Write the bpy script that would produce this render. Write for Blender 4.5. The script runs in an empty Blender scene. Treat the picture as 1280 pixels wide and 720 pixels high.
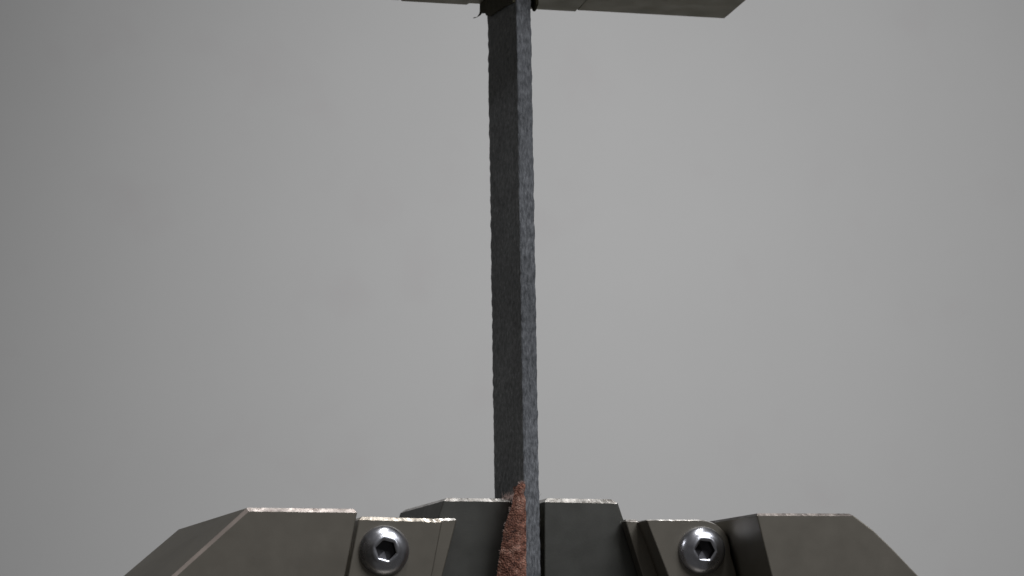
import bpy, bmesh, math, random
from mathutils import Vector, Matrix, noise
random.seed(7)
S = 0.001                                   # every length below is in millimetres
YAW = math.radians(12)                      # the machine stands turned 12 degrees to the camera
scene = bpy.context.scene
col = scene.collection

# ------------------------------------------------------------------ camera
cam = bpy.data.cameras.new('camera'); cam_o = bpy.data.objects.new('camera', cam); col.objects.link(cam_o)
cam.lens = 84.375; cam.sensor_width = 36; cam.clip_start = 0.02; cam.clip_end = 50
cam_o.location = (0, -476*S, -27.8*S)
cam_o.rotation_euler = (math.pi/2 + math.atan(440/3000), 0, 0)
cam.dof.use_dof = True; cam.dof.focus_distance = 0.462; cam.dof.aperture_fstop = 40
scene.camera = cam_o

# ------------------------------------------------------------------ world, lamps, exposure
w = bpy.data.worlds.new('World'); scene.world = w; w.use_nodes = True
bg = w.node_tree.nodes['Background']; bg.inputs[0].default_value = (1.0, 0.98, 0.95, 1); bg.inputs[1].default_value = 0.07
def lamp(name, loc, target, sx, sy, power, color):
    l = bpy.data.lights.new(name, 'AREA'); l.shape = 'RECTANGLE'; l.size = sx; l.size_y = sy
    l.energy = power; l.color = color
    o = bpy.data.objects.new(name, l); col.objects.link(o); o.location = loc
    o.rotation_euler = (Vector(target)-Vector(loc)).to_track_quat('-Z', 'Y').to_euler()
lamp('ceiling_tube', (0.20, -0.30, 1.75), (0.20, -0.30, 0), 0.22, 1.5, 24, (1, 0.99, 0.97))
lamp('wall_fill', (0.30, 1.86, 1.12), (2.5, 4.0, 0.25), 0.3, 0.3, 36, (1, 0.995, 0.99))  # unseen light added and aimed to shape the falloff across the wall
lamp('front_fill', (1.25, -1.5, 1.75), (0, 0, 0.02), 1.3, 1.0, 33, (0.97, 0.98, 1))  # soft fill added from the front right to brighten the front faces
lamp('room_lamp', (-1.42, -0.5, 0.75), (0, 0, 0), 0.12, 0.12, 1.7, (0.97, 0.98, 1))
scene.view_settings.view_transform = 'Standard'; scene.view_settings.look = 'None'
scene.view_settings.exposure = 0; scene.view_settings.gamma = 1
scene.render.resolution_x = 1024; scene.render.resolution_y = 576
scene.render.engine = 'CYCLES'
scene.render.filter_size = 1.9

# ------------------------------------------------------------------ materials
def mat(name):
    m = bpy.data.materials.new(name); m.use_nodes = True
    return m, m.node_tree.nodes, m.node_tree.links, m.node_tree.nodes['Principled BSDF']
def tex(n, l, scale, detail=4, rough=0.55, stretch=(1, 1, 1)):
    tc = n.new('ShaderNodeTexCoord'); mp = n.new('ShaderNodeMapping'); mp.inputs['Scale'].default_value = stretch
    t = n.new('ShaderNodeTexNoise'); t.inputs['Scale'].default_value = scale
    t.inputs['Detail'].default_value = detail; t.inputs['Roughness'].default_value = rough
    l.new(tc.outputs['Object'], mp.inputs[0]); l.new(mp.outputs[0], t.inputs['Vector'])
    return t.outputs['Fac']
def ramp(n, l, fac, stops):
    r = n.new('ShaderNodeValToRGB'); e = r.color_ramp.elements
    while len(e) < len(stops): e.new(0.5)
    for k, (p, c) in enumerate(stops):
        e[k].position = p; e[k].color = (c[0], c[1], c[2], 1) if hasattr(c, '__len__') else (c, c, c, 1)
    l.new(fac, r.inputs[0]); return r.outputs[0]
def bump(n, l, bsdf, fac, strength, dist):
    b = n.new('ShaderNodeBump'); b.inputs['Strength'].default_value = strength; b.inputs['Distance'].default_value = dist
    l.new(fac, b.inputs['Height']); l.new(b.outputs[0], bsdf.inputs['Normal'])

def satin(name, c0, c1, metal, r0, r1, grain=6000, bs=0.25):
    m, n, l, b = mat(name)
    l.new(ramp(n, l, tex(n, l, 90, 5), [(0.3, c0), (0.7, c1)]), b.inputs['Base Color'])
    l.new(ramp(n, l, tex(n, l, 260, 4), [(0.3, r0), (0.7, r1)]), b.inputs['Roughness'])
    b.inputs['Metallic'].default_value = metal
    bump(n, l, b, tex(n, l, grain, 2), bs, 0.00004)
    return m
NICKEL = satin('satin_nickel', (0.235, 0.218, 0.188), (0.258, 0.239, 0.207), .9, .44, .49)
STEEL = satin('ground_steel', (0.128, 0.130, 0.123), (0.156, 0.156, 0.147), .9, .41, .48, 3000)
DARKSTEEL = satin('dark_steel', (0.390, 0.377, 0.312), (0.494, 0.468, 0.390), .8, .45, .6)
POLISHED = satin('polished_edge', (.42, .36, .33), (.52, .45, .41), .9, .42, .5)
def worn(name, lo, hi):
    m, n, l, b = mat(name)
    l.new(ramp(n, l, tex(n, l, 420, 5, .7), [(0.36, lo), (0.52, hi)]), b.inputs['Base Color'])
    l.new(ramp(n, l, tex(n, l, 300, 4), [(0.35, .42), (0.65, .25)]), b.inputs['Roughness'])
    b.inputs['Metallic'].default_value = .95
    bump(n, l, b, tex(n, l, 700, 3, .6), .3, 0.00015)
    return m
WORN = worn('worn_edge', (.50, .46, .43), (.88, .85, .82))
SCUFFED = worn('scuffed_edge', (.17, .13, .10), (.80, .74, .66))
DULLWORN = worn('dull_worn_edge', (.10, .085, .08), (.20, .18, .172))
SCREW, n, l, b = mat('stainless_screw')
b.inputs['Metallic'].default_value = 1
l.new(ramp(n, l, tex(n, l, 500, 3), [(0.3, (.46, .47, .52)), (0.7, (.60, .61, .66))]), b.inputs['Base Color'])
l.new(ramp(n, l, tex(n, l, 350, 4), [(0.3, .25), (0.7, .34)]), b.inputs['Roughness'])
bump(n, l, b, tex(n, l, 1500, 3), .1, 0.0001)
SOCKET = satin('socket_steel', (.05, .05, .055), (.09, .09, .10), .9, .35, .5)

WALL, n, l, b = mat('wall_paint')
mx = n.new('ShaderNodeMix'); mx.data_type = 'RGBA'; mx.blend_type = 'MULTIPLY'; mx.inputs[0].default_value = 1
l.new(ramp(n, l, tex(n, l, 2.2, 4, .6), [(0.3, (.583, .586, .590)), (0.7, (.600, .603, .607))]), mx.inputs[6])
l.new(ramp(n, l, tex(n, l, 5.5, 5, .55), [(0.58, (1, 1, 1)), (0.74, (.975, .962, .966))]), mx.inputs[7])   # faint stains
l.new(mx.outputs[2], b.inputs['Base Color'])
b.inputs['Roughness'].default_value = .75
bump(n, l, b, tex(n, l, 220, 4), .15, 0.001)

def bar_mat(name, stops, stretch, scale, rough, bd):
    m, n, l, b = mat(name)
    f = tex(n, l, scale, 8, .72, stretch)
    f2 = tex(n, l, 70, 5, .6, (1, .6, .5))
    mx = n.new('ShaderNodeMix'); mx.data_type = 'RGBA'; mx.blend_type = 'MULTIPLY'; mx.inputs[0].default_value = .65
    l.new(ramp(n, l, f, stops), mx.inputs[6]); l.new(ramp(n, l, f2, [(.35, .68), (.65, 1.3)]), mx.inputs[7])
    l.new(mx.outputs[2], b.inputs['Base Color'])
    b.inputs['Roughness'].default_value = rough; b.inputs['Specular IOR Level'].default_value = .35
    bump(n, l, b, f, .7, bd)
    return m
BARFACE = bar_mat('carbon_laminate_face', [(.34, (.062, .065, .067)), (.50, (.135, .139, .142)), (.62, (.20, .205, .21)), (.74, (.5, .5, .51))], (1, .4, .6), 1700, .6, .00015)
BARCUT = bar_mat('carbon_cut_edge', [(.30, (.04, .043, .048)), (.48, (.13, .138, .153)), (.72, (.29, .302, .33))], (1, 1, .3), 2000, .62, .0003)

PAPER, n, l, b = mat('abrasive_cloth')
vo = n.new('ShaderNodeTexVoronoi'); vo.inputs['Scale'].default_value = 2600
tc = n.new('ShaderNodeTexCoord'); l.new(tc.outputs['Object'], vo.inputs['Vector'])
mx = n.new('ShaderNodeMix'); mx.data_type = 'RGBA'; mx.blend_type = 'MULTIPLY'; mx.inputs[0].default_value = .8
l.new(ramp(n, l, tex(n, l, 520, 8, .8), [(.38, (.10, .05, .04)), (.5, (.38, .16, .11)), (.64, (.66, .40, .32))]), mx.inputs[6])
l.new(ramp(n, l, vo.outputs['Distance'], [(.0, 1.0), (.6, .45)]), mx.inputs[7])
l.new(mx.outputs[2], b.inputs['Base Color']); b.inputs['Roughness'].default_value = .9
bump(n, l, b, vo.outputs['Distance'], .8, .0002)
def plain(name, c, r=.8, metal=0):
    m, n, l, b = mat(name)
    l.new(ramp(n, l, tex(n, l, 1200, 4), [(.3, tuple(x*.65 for x in c)), (.7, tuple(x*1.3 for x in c))]), b.inputs['Base Color'])
    b.inputs['Roughness'].default_value = r; b.inputs['Metallic'].default_value = metal
    return m
BACKING = plain('cloth_backing', (.055, .050, .028), .85)
GRIT = plain('grit', (.26, .11, .07), .6)
DARKGRIT = plain('dark_grit', (.05, .025, .018), .5)
FIBRE = plain('loose_fibre', (.66, .50, .46), .8)
GREYFIBRE = plain('grey_fibre', (.30, .28, .27), .8)

# ------------------------------------------------------------------ helpers
def link(name, bm, mats, parent=None, smooth=False):
    me = bpy.data.meshes.new(name); bmesh.ops.recalc_face_normals(bm, faces=bm.faces[:])
    bm.to_mesh(me); bm.free()
    for m in (mats if isinstance(mats, (list, tuple)) else [mats]): me.materials.append(m)
    if smooth:
        for p in me.polygons: p.use_smooth = True
    o = bpy.data.objects.new(name, me); col.objects.link(o)
    if parent: o.parent = parent
    return o
def tag(o, label, cat=None, group=None, kind=None):
    if label: o['label'] = label
    if cat: o['category'] = cat
    if group: o['group'] = group
    if kind: o['kind'] = kind
    return o
def thing(name, label, cat, loc=(0, 0, 0), group=None):
    o = bpy.data.objects.new(name, None); col.objects.link(o); o.empty_display_size = .01
    o.location = Vector(loc)*S; o.rotation_euler = (0, 0, YAW)
    return tag(o, label, cat, group)
def prism(front, v0, v1, bevel=.5, back=None, rough=0.0, base=None, wide=None):
    """solid between outline `front` (u, z) at depth v0 and `back` at depth v1, edges beveled into worn metal"""
    bm = base or bmesh.new(); back = back or front
    a = [bm.verts.new((u*S, v0*S, z*S)) for u, z in front]
    c = [bm.verts.new((u*S, v1*S, z*S)) for u, z in back]
    k = len(front); bm.faces.new(a); bm.faces.new(c[::-1])
    for i in range(k): bm.faces.new((a[i], c[i], c[(i+1) % k], a[(i+1) % k]))
    bmesh.ops.recalc_face_normals(bm, faces=bm.faces[:])
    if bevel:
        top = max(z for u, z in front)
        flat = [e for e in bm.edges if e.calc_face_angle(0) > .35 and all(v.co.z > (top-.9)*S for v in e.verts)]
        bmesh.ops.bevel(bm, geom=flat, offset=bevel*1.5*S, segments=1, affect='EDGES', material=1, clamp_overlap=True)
        if wide:
            ws = [e for e in bm.edges if e.calc_face_angle(0) > .35 and wide(e.verts[0].co, e.verts[1].co) and not any(f.material_index == 1 for f in e.link_faces)]
            bmesh.ops.bevel(bm, geom=ws, offset=.6*S, segments=1, affect='EDGES', material=2, clamp_overlap=True)
        geom = [e for e in bm.edges if e.calc_face_angle(0) > .35 and not any(f.material_index for f in e.link_faces)]
        bmesh.ops.bevel(bm, geom=geom, offset=.22*S, segments=2, profile=.5, affect='EDGES', material=0, clamp_overlap=True)
        if rough:                                    # nicked, uneven edges
            edge = [f for f in bm.faces if f.material_index == 1]
            long = list({e for f in edge for e in f.edges if e.calc_length() > 3*S})
            bmesh.ops.subdivide_edges(bm, edges=long, cuts=22, use_grid_fill=False)
            for v in {v for f in bm.faces if f.material_index == 1 for v in f.verts}:
                q = v.co/S
                d = Vector((noise.noise(q*1.1), noise.noise(q*1.1+Vector((9, 9, 9))), noise.noise(q*1.3+Vector((3, 7, 1)))))*rough*S
                for f in v.link_faces:                  # the flat faces beside the edge stay flat
                    if f.material_index == 0:
                        d -= f.normal*d.dot(f.normal)
                v.co += d
    return bm

# ------------------------------------------------------------------ wall behind the machine
bm = bmesh.new()
wx, wy = math.cos(.35), math.sin(.35)
vs = [bm.verts.new((t*wx-q*wy, 4+t*wy+q*wx, z)) for q in (0, .1) for t, z in ((-6, -1.5), (6, -1.5), (6, 3.2), (-6, 3.2))]
for q in ((0, 1, 2, 3), (4, 5, 6, 7), (0, 1, 5, 4), (1, 2, 6, 5), (2, 3, 7, 6), (3, 0, 4, 7)): bm.faces.new([vs[i] for i in q])
tag(link('wall', bm, WALL), 'plain light grey painted wall behind the machine', kind='structure')

# ------------------------------------------------------------------ lower grip
grip = thing('lower_grip', 'nickel plated lower grip housing with two bolted cover plates at the bottom edge', 'machine grip')
# left cheek: flat front, sloping rounded shoulder running back
fr = [(-36.0, -4.4), (-55.8, -4.4), (-69.0, -16.6), (-77, -27), (-83, -40), (-86, -56), (-86, -78), (-50, -78)]
bk = [(-36.0, -4.7), (-63.2, -5.4), (-74.2, -15.0), (-81, -25), (-86, -38), (-89, -56), (-89, -78), (-50, -78)]
link('cheek', prism(fr, -36, 30, .48, bk, .03, wide=lambda a, b: a.y < -35*S and b.y < -35*S and a.x < -56*S and b.x < -56*S and min(a.z, b.z) > -70*S), [NICKEL, DULLWORN, POLISHED], grip)
fr = [(38.9, -4.4), (57.8, -4.25), (61.8, -7.3), (65.4, -10.6), (70.8, -16.0), (76.5, -23), (82, -33), (86, -46), (88, -60), (88, -78), (57, -78)]
link('cheek', prism(fr, -36, 30, .33, None, .04), [NICKEL, DULLWORN], grip)
# yoke that joins the cheeks, and the guide blocks behind the cover plates
link('yoke', prism([(-92, -78.4), (94, -78.4), (94, -105), (-92, -105)], -38, 34, 1), [NICKEL, WORN], grip)
link('guide_block', prism([(-36.6, -9), (-18.5, -9), (-37, -78), (-50.5, -78)], -5.2, 29, .4), [DARKSTEEL, WORN], grip)
link('guide_block', prism([(23.8, -9), (39.7, -9), (56.5, -78), (47, -78)], -5.2, 29, .4), [DARKSTEEL, WORN], grip)
# cover plates with a thin lip over the jaw
pl = link('cover_plate', prism([(-32.8, -4.75), (-16.8, -5.05), (-18.9, -16), (-32, -77.5), (-46.5, -77.5), (-34.9, -16)], -16, -6.2, .45, None, .09), [NICKEL, SCUFFED], grip)
link('lip', prism([(-16.9, -4.65), (-12.7, -4.5), (-15.6, -15.7), (-31, -77), (-33, -77), (-19.5, -16)], -9, -5.4, .3, None, .08), [NICKEL, WORN], pl)
pts = [(23.1, -4.8), (33.9, -4.7)]
for k in range(1, 10):
    a = math.radians(90 - k*10.5); pts.append((34.15 + 5.9*math.cos(a), -10.75 + 6.0*math.sin(a)))
pts += [(41.0, -14.5), (55, -77.5), (46, -77.5), (27.4, -15.6)]
pr = link('cover_plate', prism(pts, -16, -6.2, .45, None, .06), [NICKEL, WORN], grip)
link('lip', prism([(20.65, -4.4), (23.4, -4.45), (27.6, -16), (45, -77), (43, -77), (24.2, -15.4)], -9, -5.4, .3, None, .05), [NICKEL, WORN], pr)

def screw(parent, u, z, R, rot):
    bm = bmesh.new(); N = 72; H = 2.7
    hexr = lambda a: 1.68/ math.cos(((a + rot) % (math.pi/3)) - math.pi/6)
    prof = [(1.0, 0), (1.0, .28)] + [(math.cos(t*.1309*.92), .28 + (H-.28)*math.sin(t*.1309)) for t in range(1, 12)]
    rings = []
    for r, y in prof:
        rr = R*r
        if rr < 2.6: break
        rings.append([(rr*math.cos(2*math.pi*i/N), -y, rr*math.sin(2*math.pi*i/N)) for i in range(N)])
    yt = H
    rings.append([(2.28*math.cos(2*math.pi*i/N), -yt, 2.28*math.sin(2*math.pi*i/N)) for i in range(N)])
    rings.append([(hexr(2*math.pi*i/N)*1.03*math.cos(2*math.pi*i/N), -yt+.30, hexr(2*math.pi*i/N)*1.03*math.sin(2*math.pi*i/N)) for i in range(N)])
    V = [[bm.verts.new(Vector(p)*S) for p in rg] for rg in rings]
    for a, c in zip(V, V[1:]):
        for i in range(N): bm.faces.new((a[i], a[(i+1) % N], c[(i+1) % N], c[i]))
    o = link('screw', bm, SCREW, parent, True); o.location = Vector((u, -16.02, z))*S
    bm = bmesh.new(); V = []
    for y, k in ((yt-.30, 1.03), (yt-2.1, 1.0)):
        V.append([bm.verts.new(Vector((hexr(2*math.pi*i/N)*k*math.cos(2*math.pi*i/N), -y, hexr(2*math.pi*i/N)*k*math.sin(2*math.pi*i/N)))*S) for i in range(N)])
    for i in range(N): bm.faces.new((V[0][i], V[0][(i+1) % N], V[1][(i+1) % N], V[1][i]))
    cv = bm.verts.new(Vector((0, -(yt-2.5), 0))*S)
    for i in range(N): bm.faces.new((V[1][i], V[1][(i+1) % N], cv))
    s = link('hex_socket', bm, SOCKET, o)
    return o
screw(pl, -28.05, -11.15, 4.75, .25)
screw(pr, 34.15, -10.65, 4.65, .05)

# ------------------------------------------------------------------ lower jaws
j = link('jaw_wedge', prism([(-14.5, -.4), (-1.25, -.4), (-1.25, -70), (-36, -70)], -5, 37, .45,
                            [(-16.1, -.6), (-1.25, -.6), (-1.25, -70), (-37.5, -70)], .07), [STEEL, WORN])
tag(j, 'dark ground steel jaw left of the bar, behind the reddish cloth', 'grip jaw', 'wedge jaws of the lower grip')
j.rotation_euler = (0, 0, YAW)
j = link('jaw_wedge', prism([(5.4, -.2), (20.1, -.3), (44, -70), (5.4, -70)], -5, 37, .55, None, .05), [STEEL, WORN])
tag(j, 'dark ground steel jaw right of the bar, with bright flat top edge and slanted side', 'grip jaw', 'wedge jaws of the lower grip')
j.rotation_euler = (0, 0, YAW)

# ------------------------------------------------------------------ test bar
bm = bmesh.new(); Z0, Z1, NZ = -60., 150., 420; NV, NU = 40, 8
loop = [(0, -13+28*i/NV, 0) for i in range(NV)] + [(3*i/NU, 15, 1) for i in range(NU)] + \
       [(3, 15-28*i/NV, 2) for i in range(NV)] + [(3-3*i/NU, -13, 3) for i in range(NU)]
rows = []
for k in range(NZ+1):
    z = Z0+(Z1-Z0)*k/NZ; lean = -.42-(z+.4)*.0158; row = []
    for u, v, side in loop:
        q = Vector((u*.9, v*.45, z*.55))
        d = Vector((noise.noise(q), noise.noise(q+Vector((5, 5, 5))), 0))*.13
        if side == 0:
            d.x += .05*noise.noise(Vector((u, v*.8, z*.9)))
        if v > 14 :                                   # scalloped rear edge left by the cut
            ph = z*2*math.pi/2.35 + 2*noise.noise(Vector((0, 0, z*.12)))
            d.y += .62*abs(math.sin(ph/2))**.7*(.6+1.1*abs(noise.noise(Vector((3, 1, z*.16)))))-.3+.4*noise.noise(Vector((0, 6, z*.5)))
        if v < -12.5: d.x += .07*noise.noise(Vector((u*2, 8, z*1.4)))
        if side == 2 or (u > 2.9): d.x += .06*noise.noise(Vector((9, v, z*.8)))
        row.append(bm.verts.new(Vector((u+lean+d.x, v+d.y, z))*S))
    rows.append(row)
M = len(loop)
for a, c in zip(rows, rows[1:]):
    for i in range(M):
        f = bm.faces.new((a[i], a[(i+1) % M], c[(i+1) % M], c[i]))
        f.material_index = 0 if i < NV or NV+NU <= i < 2*NV+NU else 1
        f.smooth = True
bm.faces.new(rows[0][::-1]); bm.faces.new(rows[-1])
for e in bm.edges:
    if len(e.link_faces) == 2 and e.calc_face_angle(0) > .9: e.smooth = False
bar = link('test_bar', bm, [BARFACE, BARCUT]); bar.rotation_euler = (0, 0, YAW)
tag(bar, 'tall thin dark grey carbon bar standing upright between the two grips', 'test bar')

# ------------------------------------------------------------------ abrasive cloth
def sheet(name, fn, nu, nz, thick, mats, parent=None, jit=.1):
    """fn(a, b) -> (u, v, z); a runs across, b down"""
    bm = bmesh.new(); P = [[Vector(fn(i/nu, k/nz)) for i in range(nu+1)] for k in range(nz+1)]
    F, B = [], []
    for k in range(nz+1):
        fr, br = [], []
        for i in range(nu+1):
            du = P[k][min(i+1, nu)]-P[k][max(i-1, 0)]; dz = P[min(k+1, nz)][i]-P[max(k-1, 0)][i]
            nn = du.cross(dz); nn = nn.normalized() if nn.length > 1e-6 else Vector((0, -1, 0))
            p = P[k][i] + nn*random.uniform(-jit, jit)
            fr.append(bm.verts.new(p*S)); br.append(bm.verts.new((P[k][i]+nn*thick)*S))
        F.append(fr); B.append(br)
    for k in range(nz):
        for i in range(nu):
            bm.faces.new((F[k][i], F[k][i+1], F[k+1][i+1], F[k+1][i])).material_index = 0
            bm.faces.new((B[k][i], B[k+1][i], B[k+1][i+1], B[k][i+1])).material_index = 1
    for k in range(nz):
        bm.faces.new((F[k][0], F[k+1][0], B[k+1][0], B[k][0])).material_index = 1
        bm.faces.new((F[k][nu], B[k][nu], B[k+1][nu], F[k+1][nu])).material_index = 1
    for i in range(nu):
        bm.faces.new((F[0][i], B[0][i], B[0][i+1], F[0][i+1])).material_index = 1
        bm.faces.new((F[nz][i], F[nz][i+1], B[nz][i+1], B[nz][i])).material_index = 1
    return link(name, bm, mats, parent)
def fibres(parent, spots, mt, rad=.03):
    bm = bmesh.new()
    for base, direction, length in spots:
        p = Vector(base); d = Vector(direction).normalized(); n = 5; ring0 = None
        bend = Vector((random.uniform(-.5, .5), random.uniform(-.5, .5), random.uniform(-.5, .5)))
        for s in range(n+1):
            r = rad*(1-.7*s/n); x = d.orthogonal().normalized(); y = d.cross(x)
            ring = [bm.verts.new((p+(x*math.cos(t)+y*math.sin(t))*r)*S) for t in (0, 2.09, 4.19)]
            if ring0:
                for i in range(3): bm.faces.new((ring0[i], ring0[(i+1) % 3], ring[(i+1) % 3], ring[i]))
            ring0 = ring; p = p+d*length/n; d = (d+bend*.35).normalized()
    return tag(link('loose_fibre', bm, mt, parent), None, kind='stuff')

def interp(x, t):
    for (a, b), (c, d) in zip(t, t[1:]):
        if x <= c: return b+(d-b)*(x-a)/(c-a)
    return t[-1][1]
cloth = thing('abrasive_cloth', 'reddish brown frayed abrasive cloth peeling out left of the bar', 'abrasive cloth')
TIP = 1.9
WID = [(0, .35), (1.2, 1.0), (2, 1.25), (4, 1.8), (7.8, 2.95), (13.2, 3.85), (17.7, 4.5), (30, 5.4), (44, 5.8)]
def flap(a, b):
    dep = b*44; z = TIP-dep
    lean = -.42-(z+.4)*.0158
    wd = interp(dep, WID)+.12*noise.noise(Vector((0, 4, z*1.3)))
    if a < .3:                                    # the part clamped along the bar
        s = a/.3; return (lean-.25, -5+(-7.9)*s, z)
    s = (a-.3)/.7                                 # the part peeled away to the left
    return (lean-.1-wd*s, -13.0+3.4*s*s*(wd/5)+.25*noise.noise(Vector((s*3, 0, z*.6))), z+.5*s*(1-s)*(.3 if dep < 2 else 0))
sheet('cloth_flap', flap, 34, 190, .55, [PAPER, PAPER], cloth, .15)
bm = bmesh.new()
bm.faces.index_update()
for k in range(1500):
    a, b = random.uniform(.3, 1), random.random()**1.0*.55
    p = Vector(flap(a, b))+Vector((0, -.1, 0)); r = random.uniform(.05, .13)
    M4 = Matrix.Translation(p*S) @ Matrix.Rotation(random.random()*6, 4, Vector((random.random(), random.random(), 1)).normalized()) @ Matrix.Diagonal((r*S, r*.8*S, r*S*random.uniform(.6, 1.2), 1))
    bmesh.ops.create_icosphere(bm, subdivisions=1, radius=1, matrix=M4)
bm.faces.index_update()
for f in bm.faces: f.material_index = 1 if (f.index//20) % 5 < 2 else 0
tag(link('grit', bm, [GRIT, DARKGRIT], cloth), None, kind='stuff')
sp = []
for k in range(200):
    b = random.random()**1.6*.5; p = flap(1, b); sp.append((p, (-1, random.uniform(-.4, .2), random.uniform(-.5, 1.1)), random.uniform(.2, .75)))
for k in range(130):
    p = Vector(flap(random.uniform(.3, 1), 0)); sp.append((p+Vector((0, 0, -.3)), (random.uniform(-.9, .6), -.2, 1), random.uniform(.4, 1.1)))
for k in range(110):                               # fluff lying on the jaw top just left of the tip
    sp.append(((-1.6+random.uniform(-1.6, .6), -8+random.uniform(-3, 3), -.9+random.uniform(0, .5)), (random.uniform(-1, 1), random.uniform(-1, 0), 1), random.uniform(.5, 1.8)))
fibres(cloth, sp, FIBRE, .045)

cloth = thing('abrasive_cloth', 'narrow dark cloth edge squeezed between the bar and the right jaw', 'abrasive cloth')
def strip(a, b):
    z = -.9-b*44+.0; lean = -.42-(z+.4)*.0158
    return (lean+3.35+.35*noise.noise(Vector((1, 1, z*.45)))+.5*b, -10.2+44*a+.4*noise.noise(Vector((4, 1, z*.7))), z+.5*noise.noise(Vector((a*9, 3, 2))))
sheet('cloth_strip', strip, 60, 120, .5, [BACKING, BACKING], cloth, .05)
sp = []
for k in range(60):
    b = random.random()**1.3*.4; p = strip(0, b); sp.append((p, (random.uniform(.1, 1), -.7, random.uniform(-.6, .9)), random.uniform(.2, .6)))
for k in range(26):
    p = strip(random.uniform(0, .2), 0); sp.append((p, (random.uniform(-.4, .8), -.3, 1), random.uniform(.7, 2.3)))
fibres(cloth, sp, GREYFIBRE, .03)

# ------------------------------------------------------------------ upper grip and jaws
ug = thing('upper_grip', 'dark olive steel upper grip cut off by the top edge', 'machine grip', (0, 0, 105))
link('cheek', prism([(17.9, -.22), (50.6, -.22), (50.6, 60), (17.9, 60)], -26, 17.5, .35, None, .02), [DARKSTEEL, DARKSTEEL], ug)
link('cheek', prism([(-54, -.2), (-20.4, -.2), (-20.4, 60), (-54, 60)], -26, 17.5, .35, None, .02), [DARKSTEEL, DARKSTEEL], ug)
link('crosshead', prism([(-56, 60.3), (53, 60.3), (53, 80), (-56, 80)], -28, 20, 1), [DARKSTEEL, DARKSTEEL], ug)
g = 'wedge jaws of the upper grip'
j = link('jaw_wedge', prism([(-20.1, 104.65), (-6.0, 104.65), (-5.6, 105.0), (-2.95, 105.0), (-2.95, 160), (-20.1, 160)], -24, 17.6, .3, None, .03), [DARKSTEEL, DARKSTEEL])
tag(j, 'dark jaw underside left of the bar at the top edge', 'grip jaw', g); j.rotation_euler = (0, 0, YAW)
j = link('jaw_wedge', prism([(2.6, 104.5), (17.6, 104.5), (17.6, 160), (2.6, 160)], -24, 17.6, .3, None, .03), [DARKSTEEL, DARKSTEEL])
tag(j, 'dark jaw underside just right of the bar at the top edge', 'grip jaw', g); j.rotation_euler = (0, 0, YAW)

cloth = thing('abrasive_cloth', 'dark cloth edge with a curled corner hanging below the left upper jaw', 'abrasive cloth', (0, 0, 0))
LOW = [(-13.1, 97.4), (-3.3, 98.9), (4.8, 99.9), (10.5, 100.5), (13.5, 101.6), (15.5, 102.6), (17.2, 102.9), (17.9, 103.4)]
def upper_cloth(a, b):
    v = -13.1+31*a; low = interp(v, LOW)+.25*noise.noise(Vector((v*.8, 0, 0)))
    z = low+(128-low)*b
    u = -.62-(z+.4)*.0158-.12*noise.noise(Vector((v*.3, z*.3, 0)))
    if v > 14: u -= .10*(v-14)*(1-b)
    return (u, v, z)
sheet('cloth_sheet', upper_cloth, 60, 30, -.5, [BACKING, BACKING], cloth, .04)
bm = bmesh.new(); prev = None
path = [((-2.3, 17.7, 105.4), 1.0), ((-2.4, 17.8, 104.2), .9), ((-2.8, 17.9, 103.2), .75), ((-3.4, 18, 102.45), .5), ((-4.0, 18.1, 102.15), .3), ((-4.45, 18.1, 102.12), .12)]
for (p, r) in path:
    p = Vector(p)
    ring = [bm.verts.new((p+Vector((.75*r*math.cos(t), .3*math.sin(t), .55*r*math.cos(t)*.8)))*S) for t in [k*math.pi/5 for k in range(10)]]
    if prev:
        for i in range(10): bm.faces.new((prev[i], prev[(i+1) % 10], ring[(i+1) % 10], ring[i]))
    prev = ring
bm.faces.new(prev)
link('curled_corner', bm, [BACKING], cloth, True)
cloth = thing('abrasive_cloth', 'small dark scrap of cloth right of the bar under the upper jaw', 'abrasive cloth', (0, 0, 0))
def scrap(a, b):
    v = -13.2+29*a; low = 96.4+2.5*min(1, max(0, (v+12)/6))+.0*a
    if v < -10: low = 97.2-(v+13.2)*.25
    z = low+(128-low)*b
    return (1.35-.0158*(z-98)+.75*(1-a)*(1-b)**2+.2*noise.noise(Vector((v*.6, 2, z*.4))), v+.0, z)
sheet('cloth_sheet', scrap, 50, 30, .5, [BACKING, BACKING], cloth, .04)
